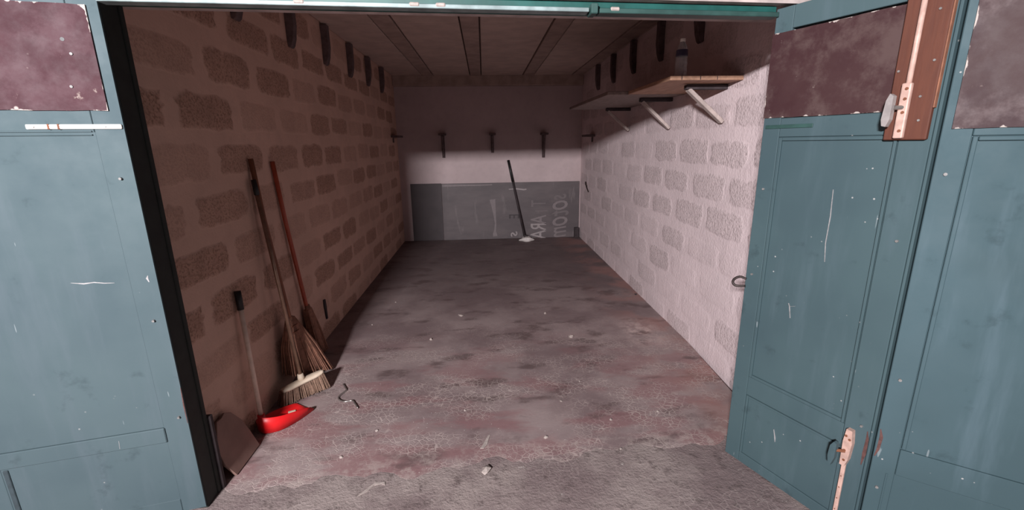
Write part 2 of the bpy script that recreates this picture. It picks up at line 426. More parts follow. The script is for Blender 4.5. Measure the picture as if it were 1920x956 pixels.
# chipped lower lip of the door head
bm = bmesh.new(); fbox(bm, .0, 1.62, -.018, .03, 1.958, 1.972); bevel(bm, .002, 1)
obj('lip', bm, M['lip'], hd, label='chipped whitish lip along the teal door head')
bm = bmesh.new(); fbox(bm, 1.66, FL, -.018, .03, 1.955, 1.972); bevel(bm, .002, 1)
obj('lip', bm, M['teal_frame'], hd, label='dark green lip at the right of the door head')
bm = bmesh.new(); fbox(bm, 1.625, 1.650, -.030, .03, 1.950, 1.985); bevel(bm, .003, 1)
obj('stop_block', bm, M['teal_frame'], hd, label='small dark teal stop block on the door head')
for x0 in (.98, 1.07, .60, 1.70):
    bm = bmesh.new(); fbox(bm, x0, x0+.035, -.021, .0, 1.962, 1.976); bevel(bm, .004, 1)
    obj('paint_flake', bm, M['chip'], hd)
# lath repairing the foot of the left post
bm = bmesh.new(); fbox(bm, -.078, .012, .112, .135, 0, .37); bevel(bm, .003, 1)
struct('trim_5', bm, M['dark'], 'short brown lath repairing the foot of the left post')

# ---------------------------------------------------------------- door leaves
def leaf(name, label, o, ang, fy, parts):
    """parts: (name, s0, s1, z0, z1, front offset, thickness, material, bevel, label)"""
    r = bpy.data.objects.new(name, None); C.objects.link(r)
    r.location = o; r.rotation_euler = (0, 0, ang); r['kind'] = 'structure'; r['label'] = label
    for nm, s0, s1, z0, z1, f, th, mt, bv, lb in parts:
        bm = bmesh.new(); y0, y1 = sorted((fy*f, fy*(f-th)))
        if nm == 'upper_sheet':
            lay = bm.verts.layers.float.new('rim')
            nx, nz = 14, 10; G = []
            for j in range(nz+1):
                for i in range(nx+1):
                    fx = [0, .03, .08][i] if i < 3 else (1-[0, .03, .08][nx-i] if i > nx-3 else .08+.84*(i-2)/(nx-4))
                    fz = [0, .05, .12][j] if j < 3 else (1-[0, .05, .12][nz-j] if j > nz-3 else .12+.76*(j-2)/(nz-4))
                    e = max(1 if j in (0, nz) else (.45 if j in (1, nz-1) else 0), 1 if i in (0, nx) else (.4 if i in (1, nx-1) else 0))
                    jx = random.uniform(-.0012, .0012) if i in (0, nx) or j in (0, nz) else 0
                    v = bm.verts.new((s0+(s1-s0)*fx, fy*(f+random.uniform(-.0004, .0004)), z0+(z1-z0)*fz+jx)); v[lay] = e; G.append(v)
            fs = []
            for j in range(nz):
                for i in range(nx):
                    a = j*(nx+1)+i; fs.append(bm.faces.new((G[a], G[a+1], G[a+nx+2], G[a+nx+1])))
            ext = bmesh.ops.extrude_face_region(bm, geom=fs)
            for v in [e for e in ext['geom'] if isinstance(e, bmesh.types.BMVert)]: v.co.y = fy*(f-th)
        else:
            box(bm, s0, s1, y0, y1, z0, z1)
            if bv: bevel(bm, bv, 1)
        obj(nm, bm, mt, r, label=lb)
    return r
T = M['teal_left']
dl = leaf('door_1', 'left teal garage door leaf swung wide open, maroon sheet at the top', FO+Vector((0, -.004, 0)), math.pi+math.radians(13), 1, [
    ('stile', .004, .088, .015, 1.985, 0, .04, T, .0004, None),
    ('stile', .618, .70, .015, 1.985, 0, .04, T, .002, None),
    ('rail', .09, .616, 1.555, 1.985, 0, .038, T, .002, None),
    ('rail', .086, .616, .352, .417, .007, .045, T, .003, 'narrow raised lower rail'),
    ('rail', .09, .616, .015, .075, -.001, .038, T, .002, None),
    ('panel', .0882, .618, .418, 1.556, -.0004, .03, T, .0004, None),
    ('panel', .0882, .618, .075, .352, -.0006, .03, T, .0004, None),
    ('moulding', .596, .612, .075, .345, .004, .02, M['door_dark'], .002, 'dark vertical moulding'),
    ('moulding', .618, .632, .44, 1.54, .004, .02, M['door_dark'], .002, 'dark vertical moulding'),
    ('moulding', .096, .616, 1.545, 1.549, .005, .02, T, .001, None),
    ('moulding', .096, .616, 1.556, 1.561, .004, .02, T, .001, None),
    ('upper_sheet', .036, .665, 1.625, 1.947, .006, .008, M['burg'], 0, 'maroon painted metal sheet with chipped edges'),
])
def part(parent, nm, bm, mt, fy=1, label=None, smooth=False):
    return obj(nm, bm, mt, parent, smooth, None, label)
b = part(dl, 'latch_bar', bx(.008, .268, 0, .008, 1.566, 1.581, .002), M['white'], label='thin white painted latch bar')
for s in (.205, .178): part(b, 'rust_band', bx(s, s+.006, .0005, .009, 1.565, 1.582, .001), M['rust'])
for s in (.248, .055): part(b, 'screw', lathe_ := tb([(s, .006, 1.5735), (s, .011, 1.5735)], .004, 8), M['steel'])
for s, z in ((.045, 1.40), (.042, .87), (.030, .455), (.60, .52), (.12, 1.70), (.10, 1.80)):
    part(dl, 'nail', tb([(s, -.001, z), (s, .009, z-.001)], .0045, 8), M['nail'])
part(dl, 'screw_hole', tb([(.115, .004, 1.842), (.115, .0068, 1.842)], .006, 10), M['black'])

M['scrape'] = plain('pale_scraped_paint', srgb(150, 146, 146), .8, .2, 60)
M['bare'] = plain('reddish_bare_patch', srgb(84, 54, 50), .8, .3, 60)
def sliver(parent, pts, w, fy, mt=None, nm='scrape', f=.0008):
    bm = bmesh.new(); up_, dn = [], []
    n = len(pts)
    for i, (a, z) in enumerate(pts):
        d = Vector((pts[min(i+1, n-1)][0]-pts[max(i-1, 0)][0], pts[min(i+1, n-1)][1]-pts[max(i-1, 0)][1])).normalized()
        k = w*(.25 if i in (0, n-1) else random.uniform(.7, 1.2))/2
        up_.append((a-d.y*k, z+d.x*k)); dn.append((a+d.y*k, z-d.x*k))
    prism(bm, up_+dn[::-1], fy*f, -fy*.001)
    return obj(nm, bm, mt or M['scrape'], parent)
sliver(dl, [(.135, 1.028), (.165, 1.030), (.195, 1.036), (.225, 1.034), (.262, 1.041)], .0045, 1)
sliver(dl, [(.030, 1.02), (.034, 1.035), (.030, 1.045)], .008, 1)
sliver(dl, [(.24, .395), (.243, .36)], .004, 1, f=.0078)
sliver(dl, [(.0045, .58), (.0065, .50), (.006, .42)], .006, 1, M['bare'], 'bare_edge')
T = M['teal']
HO = Vector((1.145, 1.829, 0)); A1 = math.radians(-90+23)
dr = leaf('door_2', 'narrow teal folding leaf at right with rust red board and handle', HO, A1, -1, [
    ('stile', 0, .070, .012, 1.985, 0, .04, T, .002, None),
    ('stile', .470, .552, .012, 1.985, 0, .04, T, .002, None),
    ('rail', .071, .469, 1.905, 1.985, 0, .038, T, .002, None),
    ('rail', .071, .469, 1.508, 1.58, 0, .038, T, .002, None),
    ('rail', .071, .469, .366, .455, 0, .038, T, .002, None),
    ('rail', .071, .469, .012, .062, 0, .038, T, .002, None),
    ('panel', .070, .470, .455, 1.508, -.006, .026, T, .0015, None),
    ('panel', .070, .470, .062, .366, -.006, .026, T, .0015, None),
    ('moulding', .074, .086, .458, 1.505, .003, .02, T, .0015, None),
    ('moulding', .458, .467, .458, 1.505, .003, .02, T, .0015, None),
    ('moulding', .087, .457, 1.494, 1.505, .003, .02, T, .0015, None),
    ('moulding', .087, .457, .458, .470, .003, .02, T, .0015, None),
    ('moulding', .074, .084, .065, .363, .002, .02, T, .0015, None),
    ('moulding', .085, .467, .354, .363, .002, .02, T, .0015, None),
    ('upper_sheet', .0, .462, 1.582, 1.896, .006, .008, M['burg_dark'], 0, 'dark maroon scuffed sheet with flaking edges'),
    ('bolt_board', .434, .546, 1.492, 1.99, .018, .018, M['redwood'], .003, 'rust red board carrying the bolt'),
    ('edge_strip', .5525, .561, .012, 1.985, -.004, .03, T, .002, None),
    ('fold_gap_shade', .560, .576, .03, 1.97, -.026, .01, M['post'], .001, 'added dark strip painting the shade in the fold gap'),  # no real hinge: dark backing added so the gap reads as shade
    ('worn_edge', .5465, .5505, 1.585, 1.985, .016, .016, M['worn_edge'], .001, 'worn pale edge of the board'),
    ('latch_plate', .012, .198, 1.541, 1.555, .004, .006, M['teal_frame'], .001, 'small grooved latch plate painted over'),
])
bp = part(dr, 'bolt_rod', tb([(.479, -.024, 1.55), (.481, -.024, 1.995)], .0075, 10), M['rod'], smooth=True, label='pinkish painted bolt rod')
hp = part(dr, 'bolt_housing', bx(.466, .492, -.034, -.018, 1.497, 1.662, .004, 2), M['rod'], label='pinkish bolt housing with rusty screws')
part(hp, 'handle', prism(bmesh.new(), [(.440, 1.555), (.445, 1.612), (.453, 1.632), (.463, 1.625), (.463, 1.555), (.455, 1.533), (.444, 1.536)], -.062, -.042), M['grey_metal'], label='grey metal lever handle')
part(hp, 'spindle', tb([(.463, -.048, 1.59), (.478, -.03, 1.59)], .007, 8), M['steel'])
for z in (1.645, 1.615, 1.575, 1.52): part(hp, 'screw', tb([(.482, -.033, z), (.482, -.0365, z)], .0045, 8), M['rust'])
for s, z in ((.52, 1.86), (.53, 1.72), (.513, 1.62), (.52, 1.55), (.445, 1.70)): part(dr, 'nail', tb([(s, -.017, z), (s, -.021, z)], .0035, 8), M['nail'])
lh = part(dr, 'bolt_housing', prism(bmesh.new(), [(.486, .300), (.484, .40), (.489, .452), (.508, .452), (.514, .40), (.510, .330), (.502, .300)], -.020, 0), M['rod'], label='pinkish lower bolt housing')
part(lh, 'handle', prism(bmesh.new(), [(.457, .330), (.460, .375), (.470, .395), (.481, .390), (.480, .330), (.471, .295), (.462, .300)], -.052, -.034), M['teal'], label='teal painted lower lever handle')
part(lh, 'spindle', tb([(.475, -.042, .36), (.495, -.018, .36)], .006, 8), M['rust'])
for s, z in ((.492, .425), (.505, .415), (.495, .365), (.498, .325)): part(lh, 'screw', tb([(s, -.019, z), (s, -.0225, z)], .0045, 8), M['rust'])
lr = part(dr, 'bolt_rod', bx(.490, .504, -.014, -.004, .012, .304, .002), M['rod'], label='pinkish flat bolt rod running to the ground')
for z in (.25, .20, .15, .10): part(lr, 'hole', tb([(.497, -.0135, z), (.497, -.0148, z)], .0025, 8), M['rust'])
part(dr, 'ring', tb(catmull([(.012, -.010, .905), (-.012, -.02, .91), (-.03, -.03, .897), (-.034, -.034, .880), (-.02, -.03, .868), (.012, -.010, .872)], 5), .0055, 8), M['iron'], smooth=True, label='dark iron ring on the leaf edge')
for s, z in ((.035, 1.30), (.520, 1.17), (.525, .48), (.03, .93)): part(dr, 'nail', tb([(s, .001, z), (s, -.006, z)], .0045, 8), M['nail'])

sliver(dr, [(.300, 1.32), (.305, 1.22), (.303, 1.12), (.310, 1.05)], .0022, -1, f=-.0052)
sliver(dr, [(.200, .850), (.206, .838), (.215, .790)], .003, -1, f=-.0052)
sliver(dr, [(.206, .838), (.228, .846)], .003, -1, f=-.0052)
sliver(dr, [(.215, .27), (.225, .235), (.228, .215)], .003, -1, f=-.0052)
sliver(dr, [(.545, .47), (.549, .44), (.548, .38), (.545, .33)], .010, -1, M['bare'], 'bare_edge')
T = M['teal_far']
d1 = Vector((math.sin(math.radians(23)), -math.cos(math.radians(23)), 0))
dr2 = leaf('door_3', 'rightmost teal door leaf cut off by the picture edge, maroon top', HO+d1*.572, math.radians(-90+52), -1, [
    ('stile', .002, .070, .012, 1.985, 0, .04, T, .002, None),
    ('stile', .62, .70, .012, 1.985, 0, .04, T, .002, None),
    ('rail', .071, .62, 1.95, 1.985, 0, .038, T, .002, None),
    ('rail', .071, .62, 1.502, 1.56, 0, .038, T, .002, None),
    ('rail', .071, .62, .338, .44, -.001, .038, T, .002, None),
    ('rail', .071, .62, .012, .062, 0, .038, T, .002, None),
    ('panel', .070, .62, .44, 1.502, -.007, .026, T, .001, None),
    ('panel', .070, .62, .062, .338, -.007, .026, T, .001, None),
    ('moulding', .072, .084, .446, 1.50, .003, .02, T, .002, None),
    ('moulding', .085, .62, 1.488, 1.500, .003, .02, T, .002, None),
    ('moulding', .046, .052, .07, .335, .003, .02, T, .001, None),
    ('upper_sheet', .022, .66, 1.523, 1.99, .006, .008, M['burg_far'], 0, 'greyish maroon sheet with pale scuffs'),
])
sliver(dr2, [(.008, .50), (.014, .47), (.012, .42), (.006, .39)], .012, -1, M['bare'], 'bare_edge')
for s, z in ((.03, 1.39), (.03, .70), (.05, 1.60), (.03, .27)): part(dr2, 'nail', tb([(s, .001, z), (s, -.006, z)], .005, 8), M['nail'])

# ---------------------------------------------------------------- corbels under the ceiling
def corbel_mesh(h):
    bm = prism(bmesh.new(), [(0, h), (0, .01), (.015, 0), (.03, .012), (.045, .06), (.055, .14), (.055, h)], -.030, .030)
    bevel(bm, .004, 1); return bm
lab_l = ['nearest dark timber corbel on the left wall, cut by the picture top', 'second dark corbel along the left wall, widest in view',
         'third dark corbel along the left wall', 'fourth dark corbel along the left wall', 'fifth dark corbel along the left wall, in deep shade', 'sixth dark corbel on the left wall, nearest the back']
first = None
for k, lb in enumerate(lab_l):
    if first is None: o = first = obj('ceiling_corbel', corbel_mesh(.31), M['corbel'])
    else: o = first.copy(); C.objects.link(o)
    o.location = (XL, 2.68+.70*k, 2.148); o.rotation_euler = (0, 0, 0)
    tag(o, lb, 'corbel', 'dark corbels under the garage ceiling')
lab_r = ['nearest dark corbel on the right wall, behind the bottle', 'second dark corbel along the right wall', 'third dark corbel along the right wall',
         'fourth dark corbel along the right wall, above the pale shelf', 'fifth dark corbel on the right wall, nearest the back']
for k, lb in enumerate(lab_r):
    o = first.copy(); C.objects.link(o); o.location = (XR, 3.25+.70*k, 2.148); o.rotation_euler = (0, 0, math.pi)
    tag(o, lb, 'corbel', 'dark corbels under the garage ceiling')

# ---------------------------------------------------------------- shelf brackets on the back and side walls
def wall_bracket(loc, rz, label, reach=.22, drop=.36, w=.10, full=True):
    r = thing('shelf_bracket', label, 'bracket', loc, rz, 'bare shelf brackets at the back of the garage')
    obj('arm', bx(-w/2, w/2, 0, reach, -.03, 0, .003), M['corbel'], r)
    if not full:
        obj('wall_plate', bx(-.03, .03, 0, .012, -.10, -.03, .002), M['corbel'], r); return r
    obj('wall_plate', bx(-.022, .022, 0, .02, -drop, -.03, .003), M['corbel'], r)
    obj('strut', tb([(0, reach-.03, -.03), (0, .018, -drop+.02)], .014, 8), M['corbel'], r)
    return r
wall_bracket((-.61, YB, 1.655), math.pi, 'left bare bracket on the back wall, above the dark grey sheet')
wall_bracket((.14, YB, 1.65), math.pi, 'middle bare bracket on the back wall', .22, .29)
wall_bracket((.93, YB, 1.645), math.pi, 'right bare bracket on the back wall, above the ghost lettering', .22, .37)
wall_bracket((XL, 6.75, 1.63), -math.pi/2, 'bare bracket on the left wall near the back corner', .12, .3, .3, False)
wall_bracket((XR, 6.35, 1.60), math.pi/2, 'bare bracket on the right wall near the back corner', .12, .3, .3, False)

# ---------------------------------------------------------------- shelf on the right wall
s1 = obj('shelf_board', bx(1.085, XR-.004, 2.67, 3.44, 1.838, 1.862, .003), M['shelf1'])
tag(s1, 'brown wooden shelf board on the right wall holding the bottle', 'shelf')
for x in (1.15, 1.26, 1.36): obj('nick', bx(x, x+.004, 2.6685, 2.672, 1.840, 1.86, 0), M['dark'], s1)
s2 = obj('shelf_board', bx(.93, XR-.004, 3.445, 4.95, 1.836, 1.862, .003), M['shelf2'])
tag(s2, 'paler wider shelf board behind the brown one, deep on right wall', 'shelf')
def shelf_bracket(y, zw, xt, label, r_=.017):
    t_ = thing('shelf_support', label, 'bracket', (XR, y, zw), 0, 'struts under the right wall shelf')
    obj('arm', bx(xt-XR-.03, -.002, -.022, .022, 1.834-zw-.028, 1.834-zw-.0005, .003), M['dark'], t_, label='dark horizontal arm')
    d = Vector((xt-XR, 0, 1.810-zw)); 
    bm = bmesh.new(); box(bm, -.022, .022, -.012, .012, 0, d.length); bevel(bm, .003, 1)
    o = obj('strut', bm, M['strut'], t_); o.rotation_euler = d.to_track_quat('Z', 'Y').to_euler(); o.location = (-.012, 0, -.002)
    return t_
shelf_bracket(2.86, 1.612, 1.29, 'nearest pale diagonal strut under the brown shelf')
shelf_bracket(3.69, 1.600, 1.29, 'middle diagonal strut under the right shelf')
shelf_bracket(4.74, 1.612, 1.30, 'farthest diagonal strut under the pale shelf board')

# bottle
bt = thing('plastic_bottle', 'small clear plastic water bottle standing on the brown shelf', 'bottle', (1.178, 2.755, 1.862))
pr = [(.018, .004), (.030, .0), (.034, .006), (.034, .05), (.032, .056), (.034, .062), (.034, .085), (.0315, .092), (.034, .098), (.033, .12), (.031, .15), (.024, .175), (.0145, .192), (.0135, .200)]
obj('body', lathe(pr, 24), M['pet'], bt, True)
obj('label_band', lathe([(.0345, .116), (.0342, .122), (.0326, .150), (.0322, .152)], 24), M['label'], bt, True, label='dark wrap label around the shoulder')
obj('cap', lathe([(.0155, .196), (.016, .199), (.016, .211), (.0145, .214)], 20), M['white'], bt, True, label='white screw cap')

# little bent hook and crack on the right wall
tag(obj('wall_hook', tb(catmull([(1.53, 6.62, .86), (1.50, 6.60, .885), (1.49, 6.56, .93), (1.495, 6.52, .86), (1.50, 6.42, .80)], 4), .008, 7), M['iron'], None, True), 'small bent iron hook low on the right wall near the back', 'hook')

# ---------------------------------------------------------------- grey sheets against the back wall
gs = obj('grey_sheet', bx(-.668, 1.508, YB-.020, YB-.002, .002, .900, .002), M['grey'])
tag(gs, 'long grey sheet with faded mirrored lettering against the back wall', 'sheet')
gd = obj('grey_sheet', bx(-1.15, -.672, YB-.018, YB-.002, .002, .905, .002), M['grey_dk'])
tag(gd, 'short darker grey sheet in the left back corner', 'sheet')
yf = YB-.020
def streak(nm, pts, wd, mt, lb):
    bm = bmesh.new(); L = []; Rr = []
    for i, (x, z) in enumerate(pts):
        w_ = wd[i] if isinstance(wd, list) else wd
        a = Vector(pts[max(i-1, 0)]); b_ = Vector(pts[min(i+1, len(pts)-1)]); d = (b_-a).normalized(); nrm = Vector((-d.y, d.x))*w_/2
        L.append((x+nrm.x, z+nrm.y)); Rr.append((x-nrm.x, z-nrm.y))
    prism(bm, L+Rr[::-1], yf-.0015, yf+.001)
    return obj(nm, bm, mt, gs, label=lb)
streak('tape_strip', [(-.66, .870), (-.4, .872), (-.1, .868), (.12, .872)], [.035, .03, .02, .014], M['letter_mid'], 'pale tape remnant along the sheet top')
streak('paint_run', [(.12, .64), (.135, .52), (.15, .38), (.16, .25), (.15, .14), (.145, .09), (.15, .045)], [.09, .06, .035, .022, .03, .06, .07], M['letter_mid'], 'pale vertical paint run')
streak('paint_run', [(.38, .795), (.50, .80), (.62, .785), (.66, .79)], [.012, .02, .022, .018], M['letter'], 'short white paint smear')
def glyph(ch, cx, cz, size, rot, mt, shear=0, mirror=True, lb=None, sx=1):
    cu = bpy.data.curves.new('letter', 'FONT'); cu.body = ch; cu.size = 1; cu.align_x = 'CENTER'; cu.shear = shear; cu.offset = .006; cu.resolution_u = 3; cu.extrude = .06
    to = bpy.data.objects.new('letter_tmp', cu); C.objects.link(to)
    dg = bpy.context.evaluated_depsgraph_get(); me = bpy.data.meshes.new_from_object(to.evaluated_get(dg))
    bpy.data.objects.remove(to)
    xs = [v.co.x for v in me.vertices]; ys = [v.co.y for v in me.vertices]
    mx, my = (min(xs)+max(xs))/2, (min(ys)+max(ys))/2; hh = max(ys)-min(ys)
    bm = bmesh.new(); bm.from_mesh(me); bpy.data.meshes.remove(me)
    for v in bm.verts:
        a, b_ = (v.co.x-mx)/hh*size*sx, (v.co.y-my)/hh*size
        if mirror: a = -a
        c, s = math.cos(rot), math.sin(rot)
        v.co = (cx+a*c-b_*s, yf-.0004+.0014*(1 if v.co.z > 0 else -1), cz+a*s+b_*c)
    o = obj('letter', bm, mt, gs, label=lb); return o
up = math.pi/2
glyph('A', .845, .055, .25, up, M['letter'], 0, True, 'faded white capital A', .62)
glyph('R', .850, .175, .25, up, M['letter'], 0, True, 'faded white capital R', .62)
glyph('A', .850, .300, .25, up, M['letter_mid'], 0, True, 'faded white capital A', .62)
glyph('T', .850, .56, .23, up, M['letter_faint'], 0, True, None, .55)
glyph('I', .900, .44, .20, up, M['letter_faint'], 0, True, None, .5)
for ch, z, sz, mt in (('m', .095, .20, 'letter_mid'), ('o', .265, .25, 'letter_mid'), ('t', .395, .28, 'letter_faint'), ('o', .525, .25, 'letter_mid'), ('s', .66, .20, 'letter_faint')):
    glyph(ch, 1.20, z, sz, up, M[mt], .25, True, None, .58)
glyph('s', .455, .075, .11, up, M['letter'], .2, True)
glyph('E', .46, .36, .16, up, M['letter_dk'], 0, True, 'dark faded letter', .7)
tag(obj('wood_block', bx(1.43, 1.505, YB-.075, YB-.024, 0, .165, .003), M['dark']), 'small dark block standing in the right back corner', 'block')

# mop against the back wall
mp = thing('mop', 'mop with dark handle and white rag head against back wall', 'mop', (.64, 6.86, 0))
a_, b_ = Vector((-.03, .04, .06)), Vector((-.262, .185, 1.245))
obj('handle', tb([a_, a_.lerp(b_, .5), b_], .016, 10), M['dark'], mp, True)
obj('handle_sleeve', tb([a_.lerp(b_, .72), b_], .020, 10), M['black'], mp, True)
def lump(rx, ry, rz_, seed, sub=3, amp=.3):
    bm = bmesh.new(); bmesh.ops.create_icosphere(bm, subdivisions=sub, radius=1); r = random.Random(seed)
    off = [(r.uniform(0, 6), r.uniform(3, 8)) for _ in range(4)]
    for v in bm.verts:
        d = 1+amp*(math.sin(v.co.x*off[0][1]+off[0][0])*.5+math.sin(v.co.y*off[1][1]+v.co.z*3+off[1][0])*.5)
        v.co = Vector((v.co.x*rx*d, v.co.y*ry*d, max(0, .35+v.co.z)*rz_*d))
    return bm
obj('mop_rag', lump(.13, .09, .05, 4), M['rag'], mp, True)
obj('clamp', bx(-.045, .02, .0, .05, .05, .09, .006), M['dark'], mp)

# ---------------------------------------------------------------- tools along the left wall
def bristle_fan(top_c, top_u, top_v, bot_c, bot_u, bot_v, n, rad, seed, jitter=.01):
    """n thin tapering straws from an ellipse at the top to a wider one at the bottom"""
    r = random.Random(seed); bm = bmesh.new()
    top_c, top_u, top_v, bot_c, bot_u, bot_v = map(Vector, (top_c, top_u, top_v, bot_c, bot_u, bot_v))
    for i in range(n):
        a = r.uniform(-1, 1); b = r.uniform(-1, 1)
        p0 = top_c+top_u*a+top_v*b; p1 = bot_c+bot_u*(a+r.uniform(-.06, .06))+bot_v*(b+r.uniform(-.2, .2))
        p1 += Vector((r.uniform(-1, 1), r.uniform(-1, 1), r.uniform(0, 1)))*jitter
        m_ = p0.lerp(p1, .5)+(bot_u*a)*.12+Vector((r.uniform(-1, 1), r.uniform(-1, 1), 0))*jitter*.4
        tube(bm, [p0, m_, p1], [rad, rad*1.1, rad*.6], 4, True)
    return bm
# big straw besom
be = thing('straw_broom', 'large straw broom with dark wooden handle leaning on left wall', 'broom', (-1.20, 2.80, 0))
L = lambda x, y, z: (x+1.20, y-2.80, z)
neck = Vector(L(-1.222, 2.655, .45)); bot = Vector(L(-1.168, 2.722, .066))
obj('handle', tb([neck+Vector((.012, .01, -.10)), neck, Vector(L(-1.262, 2.60, 1.1)), Vector(L(-1.281, 2.595, 1.437))], [.014, .0145, .0145, .014], 10), M['wood_dk'], be, True)
cr = bmesh.new()
obj('straw_head', bristle_fan(neck+Vector((0, 0, .02)), (.0, .028, .004), (.016, 0, 0), bot, (.066, .150, -.056), (.030, -.013, 0), 420, .0042, 3, .008), M['straw'], be)
def core(top, bot, tu, tv, bu, bv, name, mt, parent):
    bm = bmesh.new(); rings = []
    top, bot, tu, tv, bu, bv = map(Vector, (top, bot, tu, tv, bu, bv))
    for k in range(8):
        s = k/7; e = s**.6
        c = top.lerp(bot, s); u = tu.lerp(bu, e); v = tv.lerp(bv, e)
        rings.append([bm.verts.new(c+u*math.cos(a)+v*math.sin(a)) for a in (2*math.pi*i/18 for i in range(18))])
    for a, b in zip(rings, rings[1:]):
        for i in range(18): bm.faces.new((a[i], a[(i+1) % 18], b[(i+1) % 18], b[i]))
    bm.faces.new(rings[0]); bm.faces.new(rings[-1][::-1])
    return obj(name, bm, mt, parent, True)
core(neck+Vector((0, 0, .03)), bot+Vector((0, 0, .02)), (0, .026, 0), (.018, 0, 0), (.062, .142, -.052), (.030, -.013, 0), 'straw_core', M['straw'], be)
for k, s in enumerate((.06, .16)):
    c = neck.lerp(bot, s); u = .036+.085*s
    obj('binding', tb([c+Vector((.028*math.sin(a), u*math.cos(a), 0)) for a in (2*math.pi*i/16 for i in range(17))], .004, 6), M['wood_dk'], be, True)
# second, smaller straw broom behind
sb = thing('straw_broom', 'smaller straw broom with red handle, behind the large one', 'broom', (-1.25, 3.05, 0))
L = lambda x, y, z: (x+1.25, y-3.05, z)
neck = Vector(L(-1.262, 3.02, .375)); bot = Vector(L(-1.235, 3.10, .02))
obj('handle', tb([neck+Vector((0, 0, -.08)), neck, Vector(L(-1.277, 2.90, 1.05)), Vector(L(-1.283, 2.852, 1.412))], .0135, 10), M['wood_red'], sb, True)
obj('straw_head', bristle_fan(neck+Vector((0, 0, .02)), (0, .03, 0), (.016, 0, 0), bot, (0, .085, -.01), (.025, 0, 0), 220, .004, 5, .006), M['straw'], sb)
core(neck+Vector((0, 0, .05)), bot+Vector((0, 0, .02)), (0, .022, 0), (.016, 0, 0), (0, .08, -.01), (.024, 0, 0), 'straw_core', M['straw'], sb)
# push broom with a white head
pb = thing('push_broom', 'broom with cream curved head and black grip leaning on left wall', 'broom', (-1.16, 2.56, 0))
L = lambda x, y, z: Vector((x+1.16, y-2.56, z))
hd_pts = [L(-1.232, 2.447, .085), L(-1.20, 2.492, .087), L(-1.155, 2.545, .092), L(-1.105, 2.588, .10), L(-1.052, 2.622, .112)]
cv = catmull(hd_pts, 5); bm = bmesh.new(); rr = []
for i, c in enumerate(cv):
    d = (cv[min(i+1, len(cv)-1)]-cv[max(i-1, 0)]).normalized(); nn = Vector((-d.y, d.x, 0)).normalized()
    e = min(1, .55+.45*math.sin(math.pi*i/(len(cv)-1))*2)
    rr.append([bm.verts.new(c+nn*a*.030*e+Vector((0, 0, b))) for a, b in ((-1, 0), (-1, .012), (-.6, .020), (.6, .020), (1, .012), (1, 0))])
for a, b in zip(rr, rr[1:]):
    for k in range(6): bm.faces.new((a[k], a[(k+1) % 6], b[(k+1) % 6], b[k]))
bm.faces.new(rr[0]); bm.faces.new(rr[-1][::-1])
obj('head', bm, M['cream'], pb, True, label='cream plastic head')
bm = bmesh.new(); r = random.Random(9)
for i in range(900):
    s = r.uniform(0, len(cv)-1.001); k = int(s); c = cv[k].lerp(cv[k+1], s-k)
    d = (cv[k+1]-cv[k]).normalized(); nn = Vector((-d.y, d.x, 0)); o_ = r.uniform(-.024, .024)
    sp = (s/(len(cv)-1)-.5)*.05
    tube(bm, [c+nn*o_+Vector((0, 0, .002)), c+nn*(o_*1.5-.006)+d*sp+Vector((r.uniform(-.004, .004), r.uniform(-.004, .004), -c.z+.004+r.uniform(0, .012)))], [.0026, .0018], 4)
obj('bristles', bm, M['straw_lt'], pb)
hb_ = L(-1.158, 2.552, .105); ht = L(-1.268, 2.564, 1.325)
obj('socket', tb([hb_, hb_.lerp(ht, .035)], [.022, .017], 12), M['cream'], pb, True, label='cream socket')
obj('handle', tb([hb_.lerp(ht, .03), hb_.lerp(ht, .95)], .0115, 10), M['alu'], pb, True)
obj('grip', tb([hb_.lerp(ht, .93), hb_.lerp(ht, .935), hb_.lerp(ht, 1.0)], [.012, .015, .014], 10), M['black'], pb, True, label='black plastic grip')

# long handled dustpan
dp = thing('dustpan', 'red dustpan with long white handle and black grip beside the broom', 'dustpan', (-1.20, 2.25, 0))
L = lambda x, y, z: Vector((x+1.20, y-2.25, z))
out_b = [L(-1.155, 2.452, .004), L(-1.225, 2.375, .006), L(-1.270, 2.28, .012), L(-1.268, 2.205, .012), L(-1.215, 2.165, .010), L(-1.145, 2.19, .006), L(-1.085, 2.27, .004), L(-1.035, 2.375, .004)]
ob = catmull(out_b, 5); n_ = len(ob)
hts = [(.010+.088*math.sin(math.pi*i/(n_-1))**.55)*(.28+.72*max(0, min(1, (i/(n_-1)-.38)/.16))) for i in range(n_)]
cen = L(-1.15, 2.31, 0)
bm = bmesh.new(); A = []; B = []; A2 = []; B2 = []
for i, c in enumerate(ob):
    o_ = (c-cen); o_.z = 0; o_.normalize()
    A.append(bm.verts.new(c)); B.append(bm.verts.new(c+Vector((0, 0, hts[i]))+o_*.004))
    B2.append(bm.verts.new(c+Vector((0, 0, hts[i]))-o_*.001)); A2.append(bm.verts.new(c+Vector((0, 0, .004))-o_*.005))
for i in range(n_-1):
    for a, b in ((A, B), (B, B2), (B2, A2)): bm.faces.new((a[i], a[i+1], b[i+1], b[i]))
bm.faces.new(A); bm.faces.new(A2[::-1])
for i in (0, n_-1): bm.faces.new((A[i], B[i], B2[i], A2[i]))
bm.faces.new((A[0], A2[0], A2[-1], A[-1]))
obj('pan', bm, M['red'], dp, True, label='bright red plastic pan')
hb_ = L(-1.235, 2.197, .085); ht = L(-1.278, 2.252, .785)
obj('socket', tb([L(-1.232, 2.193, .03), hb_+Vector((0, 0, .02))], .019, 10), M['red'], dp, True)
obj('handle', tb([hb_, hb_.lerp(ht, .5), hb_.lerp(ht, .9)], .0125, 10), M['handle_w'], dp, True, label='dirty white handle')
obj('grip', tb([hb_.lerp(ht, .86), ht], .0165, 10), M['black'], dp, True, label='black plastic grip')
